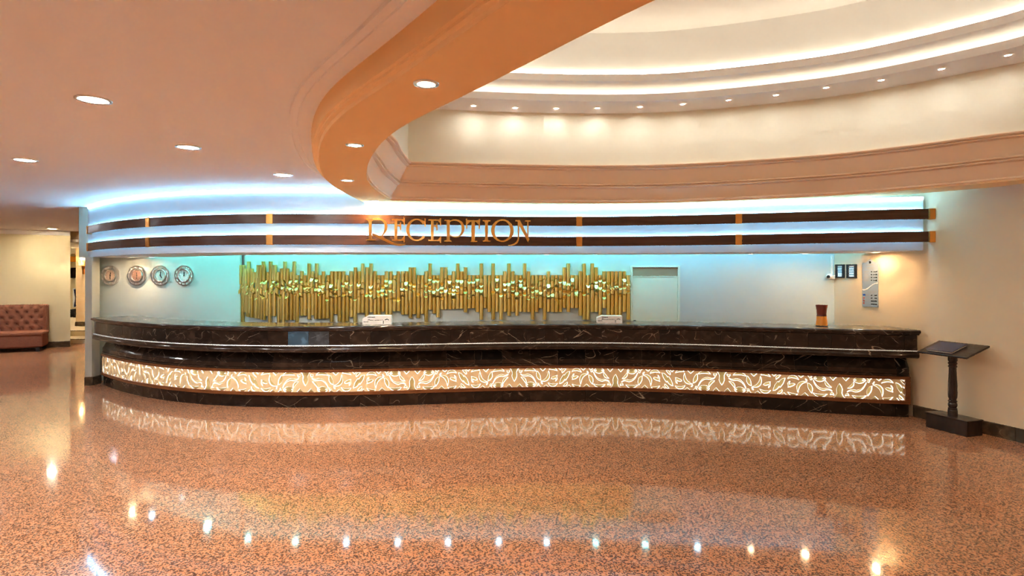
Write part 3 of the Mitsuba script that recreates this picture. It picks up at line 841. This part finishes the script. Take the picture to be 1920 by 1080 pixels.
# ------------------------------------------------------------------ sofa
SL = 2.6
so = SA + sd * 0.42 + sn * 0.03
sofa = thing('sofa', 'brown rose velvet sofa with a button tufted back against the left wall', 'sofa')


def sofa_m(v):
    """local (along the wall to the left, out from the wall, height) to the world"""
    v = np.asarray(v, float)
    return np.c_[so[0] + sd[0] * v[:, 0] + sn[0] * v[:, 1], so[1] + sd[1] * v[:, 0] + sn[1] * v[:, 1], v[:, 2]]


def to_sofa(m):
    return fix(trimesh.Trimesh(sofa_m(m.vertices), m.faces, process=False))


back = bx(0, SL, 0.0, 0.22, 0.36, 1.12, 0.03)
back = back.subdivide_to_size(0.05) if hasattr(back, 'subdivide_to_size') else back
# tufted face: a grid pulled in at the buttons
nx_, nz_ = 112, 36
gx, gz = np.meshgrid(np.linspace(0.02, SL - 0.02, nx_), np.linspace(0.40, 1.10, nz_), indexing='ij')
btn = []
for j, zz in enumerate((0.52, 0.66, 0.80, 0.94, 1.05)):
    for i in range(14):
        xx = 0.12 + 0.19 * i + (0.095 if j % 2 else 0)
        if xx < SL - 0.05:
            btn.append((xx, zz))
bump = np.full(gx.shape, 0.26)
for (bx_, bz_) in btn:
    d = np.hypot(gx - bx_, (gz - bz_) * 1.1)
    bump -= 0.035 * np.exp(-(d / 0.045) ** 2)
for dx, dz in ((0.095, 0.14), (-0.095, 0.14)):
    for (bx_, bz_) in btn:
        # shallow folds running to the neighbour buttons
        L = math.hypot(dx, dz)
        tt = np.clip(((gx - bx_) * dx + (gz - bz_) * dz) / L ** 2, 0, 1)
        dd = np.hypot(gx - bx_ - tt * dx, gz - bz_ - tt * dz)
        bump -= 0.006 * np.exp(-(dd / 0.014) ** 2)
edge = np.minimum.reduce([gx - 0.02, SL - 0.02 - gx, gz - 0.40, 1.10 - gz])
bump -= 0.04 * np.exp(-(edge / 0.035) ** 1.2)
V = np.c_[gx.ravel(), bump.ravel(), gz.ravel()]
idx = np.arange(nx_ * nz_).reshape(nx_, nz_)
q = np.c_[idx[:-1, :-1].ravel(), idx[1:, :-1].ravel(), idx[1:, 1:].ravel(), idx[:-1, 1:].ravel()]
fr_ = trimesh.Trimesh(V, np.vstack([q[:, [0, 1, 2]], q[:, [0, 2, 3]]]), process=False)
fr_ = trimesh.Trimesh(sofa_m(fr_.vertices), fr_.faces, process=False)
obj('backrest', to_sofa(back), 'm_velvet', sofa, smooth=40)
obj('tufted_face', fr_, 'm_velvet', sofa, smooth=True)
bt = trimesh.creation.icosphere(subdivisions=1, radius=0.014)
for (bx_, bz_) in btn:
    b = bt.copy()
    b.apply_translation((bx_, 0.228, bz_))
    obj('button', to_sofa(b), 'm_button', sofa, smooth=True)
obj('seat', to_sofa(bx(-0.02, SL, 0.2, 0.80, 0.10, 0.45, 0.035)), 'm_velvet', sofa, smooth=50)
obj('seat_cushion', to_sofa(bx(-0.03, SL, 0.2, 0.83, 0.38, 0.48, 0.03)), 'm_velvet', sofa, smooth=50)
for xx, yy in ((0.05, 0.72), (0.05, 0.08), (SL - 0.1, 0.72), (SL - 0.1, 0.08)):
    obj('leg', to_sofa(bx(xx, xx + 0.07, yy, yy + 0.07, 0, 0.10 if yy > 0.2 else 0.37)), 'm_black', sofa)

# ------------------------------------------------------------------ the passage beyond the sofa wall
struct('trim_2', slab(Polygon([(-12.6, 14.9), (-8.8, 15.1), (-8.8, 15.3), (-12.6, 15.1)]), 2.72, 3.04), 'm_wall', 'lintel over the passage beside the sofa wall')
struct('ceiling_passage', slab(Polygon([(-15.2, 14.9), (-8, 14.9), (-8, 22.6), (-19.6, 22.6), (-19.6, 17.0)]), 2.72, 2.8), 'm_ceiling', 'low ceiling of the passage')
struct('wall_passage', slab(Polygon([(-19.6, 22.4), (-8, 22.4), (-8, 22.6), (-19.6, 22.6)]), 0, 2.8), 'm_sofawall', 'far wall of the passage')
labels['floor_passage'] = {'kind': 'structure', 'label': 'raised passage floor reached by two pale stone steps', 'category': 'floor'}
st = 'floor_passage'
obj('step', bx(-14.6, -8.5, 15.3, 16.25, 0, 0.12, 0.006), 'm_step', st)
obj('step', bx(-19.5, -8.5, 16.2, 22.4, 0.0, 0.265, 0.006), 'm_step', st)
obj('nosing', bx(-14.6, -8.5, 15.292, 15.33, 0.112, 0.128), 'm_baseboard', st)
obj('nosing', bx(-14.8, -8.5, 16.192, 16.23, 0.257, 0.273), 'm_baseboard', st)
x0 = (142 - CX) * 17.8 / F
struct('wall_tiled', bx(x0 + 0.01, x0 + 2.4, 17.83, 18.3, 0.265, 2.72), 'm_passtile', 'beige tiled wall in the passage carrying a sconce')
for r in range(9):
    z0 = 0.40 + r * 0.26
    for c in range(4):
        xa = x0 + c * 0.6 - (0.3 if r % 2 else 0)
        a, b = max(xa, x0), xa + 0.6
        if b - a > 0.05:
            obj('tile', bx(a + 0.003, b - 0.003, 17.80, 17.835, z0 + 0.003, min(z0 + 0.257, 2.72)), 'm_passtile', 'wall_tiled')
obj('skirting', bx(x0 - 0.01, x0 + 2.4, 17.78, 17.84, 0.265, 0.40), 'm_baseboard', 'wall_tiled', label='brown marble skirting')
sc = thing('wall_sconce', 'glowing amber wall sconce on the beige tiled passage wall', 'wall lamp')
sx, sy, sz = (152.5 - CX) * 17.68 / F, 17.68, H + (HY - 494) * 17.68 / F
obj('holder', fix(cat([bx(sx - 0.085, sx + 0.085, sy - 0.05, sy + 0.12, sz - 0.085, sz - 0.07), bx(sx - 0.02, sx + 0.02, sy + 0.06, sy + 0.12, sz - 0.33, sz - 0.08)])), 'm_brass', sc)
sh = lathe([(0.0, -0.07), (0.065, -0.07), (0.078, 0.10), (0.073, 0.10), (0.06, -0.055), (0.0, -0.055)], 20)
sh.apply_translation((sx, sy, sz))
obj('shade', sh, 'm_led', sc, smooth=40, emit=rad((1.0, 0.50, 0.10), 1.6))
bl = trimesh.creation.icosphere(subdivisions=2, radius=0.035)
bl.apply_translation((sx, sy, sz + 0.15))
obj('bulb', bl, 'm_led', sc, smooth=True, emit=rad((1.0, 0.78, 0.42), POWER['sconce']))
for (x, y) in ((-13.4, 16.6), (-16.2, 20.6)):
    downlight(x, y, 2.72, 0.085, (1.0, 0.8, 0.55), POWER['passage'], 'round downlight hidden in the passage ceiling', 'downlights hidden in the passage ceiling')


def far_rect(u0, u1, v0, v1, z):
    return [(u0 - CX) * z / F, (u1 - CX) * z / F, H + (HY - v1) * z / F, H + (HY - v0) * z / F]


a = far_rect(128, 150, 481, 491, 22.0)
solo('wall_shelf', bx(a[0], a[1], 21.9, 22.4, a[2], a[3], 0.01), 'm_orange', 'orange wooden shelf box high on the far passage wall', 'shelf')
a = far_rect(128, 150, 502, 521, 22.2)
t = thing('framed_picture', 'dark framed panel below the orange shelf box in the passage', 'picture')
obj('frame', bx(a[0], a[1], 22.30, 22.4, a[2], a[3], 0.008), 'm_black', t)
obj('panel', bx(a[0] + 0.04, a[1] - 0.04, 22.285, 22.31, a[2] + 0.05, a[3] - 0.04), 'm_ebony', t)
a = far_rect(130, 150, 541, 577, 22.2)
t = thing('poster', 'pale blue poster with dark bands above the black bench in the passage', 'poster')
obj('sheet', bx(a[0], a[1], 22.37, 22.4, a[2], a[3]), 'm_paper', t)
w_, h_ = a[1] - a[0], a[3] - a[2]
Mx = frame_mat((a[0], 22.37, a[2]), (1, 0, 0), (0, 0, 1), (0, -1, 0))
obj('print', extrude(unary_union([stroke([(0.20 * w_, h_ * 0.95), (0.36 * w_, h_ * 0.5), (0.22 * w_, 0.02)], 0.09), stroke([(0.52 * w_, h_ * 0.55), (0.42 * w_, h_ * 0.35), (0.28 * w_, 0.05)], 0.08), Point(0.48 * w_, h_ * 0.80).buffer(0.08)]), 0.006, Mx), 'm_book', t)
a = far_rect(126, 150, 580, 588, 21.8)
t = thing('bench', 'low black bench at the far end of the passage', 'bench')
obj('seat', bx(a[0], a[1], 21.5, 22.2, a[2], a[3], 0.01), 'm_black', t)
for xx in (a[0] + 0.02, a[1] - 0.10):
    obj('leg', bx(xx, xx + 0.08, 21.6, 22.1, 0.265, a[2]), 'm_black', t)

# ------------------------------------------------------------------ clocks
def on_clock_wall(u):
    # the wall runs from (-7.25, 9.86) to (-4.4, 9.62)
    d = np.array([2.85, -0.24])
    r = (u - CX) / F
    k = (r * 9.86 + 7.25) / (d[0] - r * d[1])
    return np.array([-7.25, 9.86]) + d * k


cd = np.array([2.85, -0.24]) / math.hypot(2.85, 0.24)
cn = np.array([cd[1], -cd[0]])
rings = [(0.175, 0.105)]
for i, (u, v, dial, lab, hour, minute) in enumerate(((208.5, 516.5, 'm_dial_peach', 'silver wall clock with a peach dial, nearest the slim wall end', 12.2, 30), (258, 516.5, 'm_dial_brown', 'silver wall clock with a dark brown dial', 12, 30),
                                                     (302, 516.5, 'm_dial_teal', 'silver wall clock with a teal grey dial between the brown and the pale one', 4.8, 1), (346.5, 516.5, 'm_dial_pale', 'silver wall clock with a pale dial, nearest the gold tube art', 12.1, 60))):
    p = on_clock_wall(u)
    zc = H + (HY - v) * p[1] / F
    t = thing('wall_clock', lab, 'clock', 'clocks behind the counter')
    Mx = frame_mat((p[0], p[1], zc), (cd[0], cd[1], 0), (0, 0, 1), (cn[0], cn[1], 0))
    circ = lambda r: Point(0, 0).buffer(r, 12)
    slots = unary_union([affinity.rotate(sbox(-0.026, 0.132, 0.026, 0.152).buffer(0.006), 30 * k, origin=(0, 0)) for k in range(12)])
    obj('rim', extrude(circ(0.172).difference(circ(0.112)).difference(slots), 0.018, Mx @ trimesh.transformations.translation_matrix((0, 0, 0.012))), 'm_chrome', t)
    obj('back_plate', extrude(circ(0.165), 0.012, Mx), 'm_white', t)
    bz = lathe([(0.092, 0.012), (0.116, 0.012), (0.116, 0.030), (0.108, 0.040), (0.098, 0.036), (0.092, 0.022), (0.092, 0.012)], 32)
    bz.apply_transform(Mx)
    obj('bezel', bz, 'm_chrome', t, smooth=40)
    obj('dial', extrude(circ(0.094), 0.006, Mx @ trimesh.transformations.translation_matrix((0, 0, 0.012))), dial, t)
    ticks = unary_union([affinity.rotate(sbox(-0.004, 0.068, 0.004, 0.086), 30 * k, origin=(0, 0)) for k in range(12)])
    obj('hour_marks', extrude(ticks, 0.002, Mx @ trimesh.transformations.translation_matrix((0, 0, 0.018))), 'm_greyprint', t)
    for nm, ang, ln, w in (('hour_hand', hour * 30, 0.050, 0.013), ('minute_hand', minute * 6, 0.066, 0.011)):
        hd = unary_union([Polygon([(-w / 2, -0.012), (w / 2, -0.012), (w * 0.35, ln), (-w * 0.35, ln)]), Point(0, 0).buffer(w * 0.8), Point(0, ln * 0.8).buffer(w * 0.75)])
        obj(nm, extrude(affinity.rotate(hd, -ang, origin=(0, 0)), 0.002, Mx @ trimesh.transformations.translation_matrix((0, 0, 0.021 + (0.003 if nm[0] == 'm' else 0)))), 'm_black', t)

# ------------------------------------------------------------------ door in the back wall
def alcove_px(u):
    x = np.interp(u, CX + F * AW[:, 0] / AW[:, 1], AW[:, 0])
    return art_at(x)


pd, nd, td = alcove_px(1228)
kz = pd[1] / F
Md = frame_mat((pd[0], pd[1], 0), (td[0], td[1], 0), (0, 0, 1), (nd[0], nd[1], 0))
hw = 45.5 * kz
ztop = H + (HY - 497.5) * kz
labels['door_1'] = {'kind': 'structure', 'label': 'pale green white door with a brown glazed transom in the back wall', 'category': 'door'}
obj('frame', extrude(sbox(-hw, 0, hw, ztop).difference(sbox(-hw + 0.03, -0.1, hw - 0.03, ztop - 0.03)), 0.03, Md), 'm_door', 'door_1')
zt = H + (HY - 518) * kz
Mdt = lambda d: Md @ trimesh.transformations.translation_matrix((0, 0, d))
obj('leaf', extrude(sbox(-hw + 0.034, 0.01, hw - 0.034, zt - 0.012), 0.012, Mdt(0.0005)), 'm_door', 'door_1')
obj('transom_bar', extrude(sbox(-hw + 0.03, zt - 0.010, hw - 0.03, zt + 0.002), 0.02, Mdt(0.0005)), 'm_door', 'door_1')
obj('transom_pane', extrude(sbox(-hw + 0.032, zt + 0.002, hw - 0.032, ztop - 0.032), 0.008, Mdt(0.0005)), 'm_transom', 'door_1', label='brown tinted glass')
hx, hz = (1190 - 1228) * kz, H + (HY - 602) * kz
obj('handle', extrude(unary_union([Point(hx, hz).buffer(0.018), stroke([(hx, hz), (hx + 0.06, hz - 0.02)], 0.02, 0.014)]), 0.03, Mdt(0.012)), 'm_black', 'door_1')

# ------------------------------------------------------------------ things on the counter
def counter_thing(u, d):
    s = M.s_of_px(u, d)
    p, n, t = (a[0] for a in M.at(s))
    q = p + n * d
    return q, n, t


TOP = 1.1365
for (u, lab, w_) in ((706.5, 'white tabletop card printer box left of the middle of the counter', 53), (1143, 'white tabletop card printer box standing near the door on the counter', 47)):
    q, n, t = counter_thing(u, -0.10)
    kz = q[1] / F
    hw = w_ * kz / 2
    bz = thing('counter_box', lab, 'box')
    Mb = frame_mat((q[0], q[1], TOP), (t[0], t[1], 0), (-n[0], -n[1], 0), (0, 0, 1))
    hh = 0.12 if u < 1000 else 0.10
    side = [(-hw, 0.0), (hw, 0.0), (hw, hh), (-hw * 0.66, hh), (-hw, hh * 0.70)]
    body = extrude(Polygon(side), 0.20, frame_mat((q[0] - n[0] * 0.2, q[1] - n[1] * 0.2, TOP), (t[0], t[1], 0), (0, 0, 1), (n[0], n[1], 0)))
    obj('case', fix(body), 'm_white', bz)
    Mf = frame_mat((q[0], q[1], TOP), (t[0], t[1], 0), (0, 0, 1), (n[0], n[1], 0))
    mk = [stroke([(-hw * 0.48, hh * 0.50), (hw * 0.42, hh * 0.50)], 0.006), stroke([(-hw * 0.62, hh * 0.50), (-hw * 0.55, hh * 0.60), (-hw * 0.48, hh * 0.50)], 0.011), stroke([(hw * 0.56, hh * 0.50), (hw * 0.70, hh * 0.60), (hw * 0.84, hh * 0.50)], 0.011),
          stroke([(hw * 0.46, hh * 0.08), (hw * 0.46, hh * 0.44)], 0.009), stroke([(-hw * 0.92, hh * 0.30), (-hw * 0.58, hh * 0.30)], 0.007), stroke([(-hw * 0.62, hh * 0.83), (-hw * 0.12, hh * 0.83)], 0.010)]
    obj('print', extrude(unary_union(mk), 0.002, Mf), 'm_black', bz, label='dark printed lines')

q, n, t = counter_thing(1540.5, -0.22)
vs = thing('vase', 'hourglass vase, dark red above and amber below, at the right of the counter', 'vase')
up = lathe([(0.0, 0.135), (0.062, 0.135), (0.058, 0.165), (0.060, 0.20), (0.066, 0.24), (0.075, 0.285), (0.078, 0.288), (0.072, 0.288), (0.055, 0.20), (0.0, 0.19)], 32)
lo = lathe([(0.0, 0.012), (0.072, 0.012), (0.068, 0.06), (0.063, 0.11), (0.062, 0.135), (0.0, 0.135)], 32)
ft = lathe([(0.0, 0.0), (0.075, 0.0), (0.076, 0.008), (0.073, 0.012), (0.0, 0.012)], 32)
for nm, m_, mm, lb in (('upper_body', up, 'm_vasetop', 'dark red glossy upper half'), ('lower_body', lo, 'm_orange', 'amber orange lower half'), ('foot', ft, 'm_black', 'black foot ring')):
    m_.apply_translation((q[0], q[1], TOP))
    obj(nm, m_, mm, vs, smooth=40, label=lb)

# ------------------------------------------------------------------ on the right wall of the alcove
def wall_px(u):
    """point of the right wall seen at image column u"""
    r = (u - CX) / F
    y = (5.24 + 0.3 * 7.2) / (r + 0.3)
    return np.array([wall_x(y), y])


def on_right_wall(u, v, lift=0.0):
    p = wall_px(u)
    z = H + (HY - v) * p[1] / F
    q = p - V_WALL * lift
    # reading direction along the wall goes towards the viewer
    return frame_mat((q[0], q[1], z), (-U_WALL[0], -U_WALL[1], 0), (0, 0, 1), (-V_WALL[0], -V_WALL[1], 0)), p


for (ua, ub, lab, rows) in ((1567.5, 1584.0, 'small black framed certificate nearest the surveillance camera', 3), (1588.5, 1607.0, 'small black framed certificate left of the grey sign', 4)):
    Mx, p = on_right_wall((ua + ub) / 2 + 0.1, 508.5)
    w_, h_ = np.linalg.norm(wall_px(ua) - wall_px(ub)) / 2, 0.20
    t = thing('framed_certificate', lab, 'certificate', 'framed certificates')
    obj('frame', extrude(sbox(-w_, -h_ / 2, w_, h_ / 2).difference(sbox(-w_ + 0.035, -h_ / 2 + 0.018, w_ - 0.035, h_ / 2 - 0.018)), 0.02, Mx), 'm_black', t)
    obj('sheet', extrude(sbox(-w_ + 0.03, -h_ / 2 + 0.014, w_ - 0.03, h_ / 2 - 0.014), 0.008, Mx), 'm_paper', t)
    obj('print', extrude(unary_union([stroke([(-w_ * 0.5, h_ * (0.25 - 0.16 * r)), (w_ * 0.5, h_ * (0.25 - 0.16 * r))], 0.012) for r in range(rows)]), 0.0015, Mx @ trimesh.transformations.translation_matrix((0, 0, 0.008))), 'm_cyanprint', t)

Mx, p = on_right_wall(1632.5, 534)
kz = p[1] / F
# true width along the wall of the board seen 29 px wide
pa, pb = wall_px(1618), wall_px(1647.5)
sw = np.linalg.norm(pa - pb)
hh = 83 * kz
t = thing('notice_board', 'tall grey metal notice board with an arched top on the right wall of the alcove', 'sign')
board = unary_union([sbox(-sw / 2, -hh / 2, sw / 2, hh / 2), Polygon([(-sw * 0.36, hh / 2 - 0.001)] + [tuple(a) for a in bez([(-sw * 0.36, hh / 2), (-sw * 0.15, hh / 2 + 0.005), (-sw * 0.12, hh / 2 + 0.045), (0, hh / 2 + 0.05)])] + [tuple(a) for a in bez([(0, hh / 2 + 0.05), (sw * 0.12, hh / 2 + 0.045), (sw * 0.15, hh / 2 + 0.005), (sw * 0.36, hh / 2)])])])
obj('plate', extrude(board.buffer(0), 0.012, Mx), 'm_sign', t)
X = lambda f: -sw / 2 + f * sw
Y = lambda f: hh / 2 - f * hh
front = Mx @ trimesh.transformations.translation_matrix((0, 0, 0.012))
dark = [Point(0, hh / 2 + 0.005).buffer(0.018)]
thin = [stroke([(X(0.25), Y(0.05)), (X(0.75), Y(0.05))], 0.012), stroke([(X(0.28), Y(0.115)), (X(0.72), Y(0.115))], 0.012), stroke([(X(0.33), Y(0.145)), (X(0.70), Y(0.145))], 0.008)]
for r, y in enumerate((0.205, 0.27, 0.335, 0.40)):
    thin += [stroke([(X(0.06), Y(y - 0.012)), (X(0.46 - 0.04 * (r % 2)), Y(y - 0.012))], 0.009), stroke([(X(0.06), Y(y + 0.014)), (X(0.40), Y(y + 0.014))], 0.007)]
    dark += [rect(X(0.56), Y(y - 0.012), X(0.64), Y(y + 0.012)), rect(X(0.72), Y(y - 0.01), X(0.80), Y(y + 0.01)), rect(X(0.84), Y(y - 0.014), X(0.94), Y(y + 0.014))]
thin += [stroke([(X(0.38), Y(0.645)), (X(0.92), Y(0.64))], 0.009), stroke([(X(0.38), Y(0.675)), (X(0.92), Y(0.675))], 0.009)]
for r, y in enumerate((0.735, 0.80, 0.865, 0.935)):
    thin += [stroke([(X(0.18), Y(y)), (X(0.48), Y(y))], 0.008)]
    dark += [rect(X(0.56), Y(y - 0.013), X(0.65), Y(y + 0.013)), rect(X(0.78), Y(y - 0.013), X(0.94), Y(y + 0.013))] if r < 2 else [rect(X(0.56), Y(y - 0.013), X(0.93), Y(y + 0.013))]
obj('lettering', extrude(unary_union(dark), 0.0015, front), 'm_black', t)
obj('fine_print', extrude(unary_union(thin), 0.0015, front), 'm_greyprint', t)
obj('wave_line', extrude(stroke(bez([(X(0.01), Y(0.615)), (X(0.45), Y(0.63)), (X(0.50), Y(0.49)), (X(0.99), Y(0.455))], 24), 0.018), 0.004, front), 'm_white', t, label='white wavy line')
obj('blue_badge', extrude(sbox(X(0.05), Y(0.75), X(0.20), Y(0.71)), 0.002, front), 'm_blue', t, label='blue badge')
for y in (0.80, 0.865, 0.92):
    obj('red_badge', extrude(sbox(X(0.06), Y(y + 0.018), X(0.15), Y(y - 0.018)), 0.002, front), 'm_red', t, label='red and white badge')
for fx, fy in ((0.05, 0.015), (0.95, 0.015), (0.05, 0.985), (0.95, 0.985)):
    obj('screw', extrude(Point(X(fx), Y(fy)).buffer(0.009, 6), 0.005, front), 'm_steel', t)

Mx, p = on_right_wall(1562, 516)
cam = thing('surveillance_camera', 'white dome surveillance camera hanging under its conduit in the alcove corner', 'camera')
cz = H + (HY - 517) * p[1] / F
cx, cy = p[0] - 0.07, p[1] - 0.05
hd = trimesh.creation.icosphere(subdivisions=3, radius=0.045)
hd.apply_scale((1.0, 1.1, 0.9))
hd.apply_translation((cx - 0.02, cy - 0.02, cz - 0.01))
obj('housing', hd, 'm_white', cam, smooth=True)
ln = trimesh.creation.cylinder(radius=0.022, height=0.03, sections=20)
ln.apply_transform(trimesh.geometry.align_vectors((0, 0, 1), (-0.75, -0.65, -0.1)))
ln.apply_translation((cx - 0.055, cy - 0.05, cz - 0.014))
obj('lens', ln, 'm_black', cam, smooth=40)
obj('bracket', fix(cat([bx(cx - 0.02, p[0] + 0.0, cy - 0.012, cy + 0.03, cz - 0.05, cz + 0.005, 0.006)])), 'm_white', cam)
pp = wall_px(1562)
solo('conduit', bx(pp[0] - 0.045, pp[0] - 0.015, pp[1] - 0.03, pp[1] + 0.0, cz + 0.02, SOFF - 0.002, 0.004), 'm_white', 'thin white cable conduit running down to the surveillance camera', 'conduit')
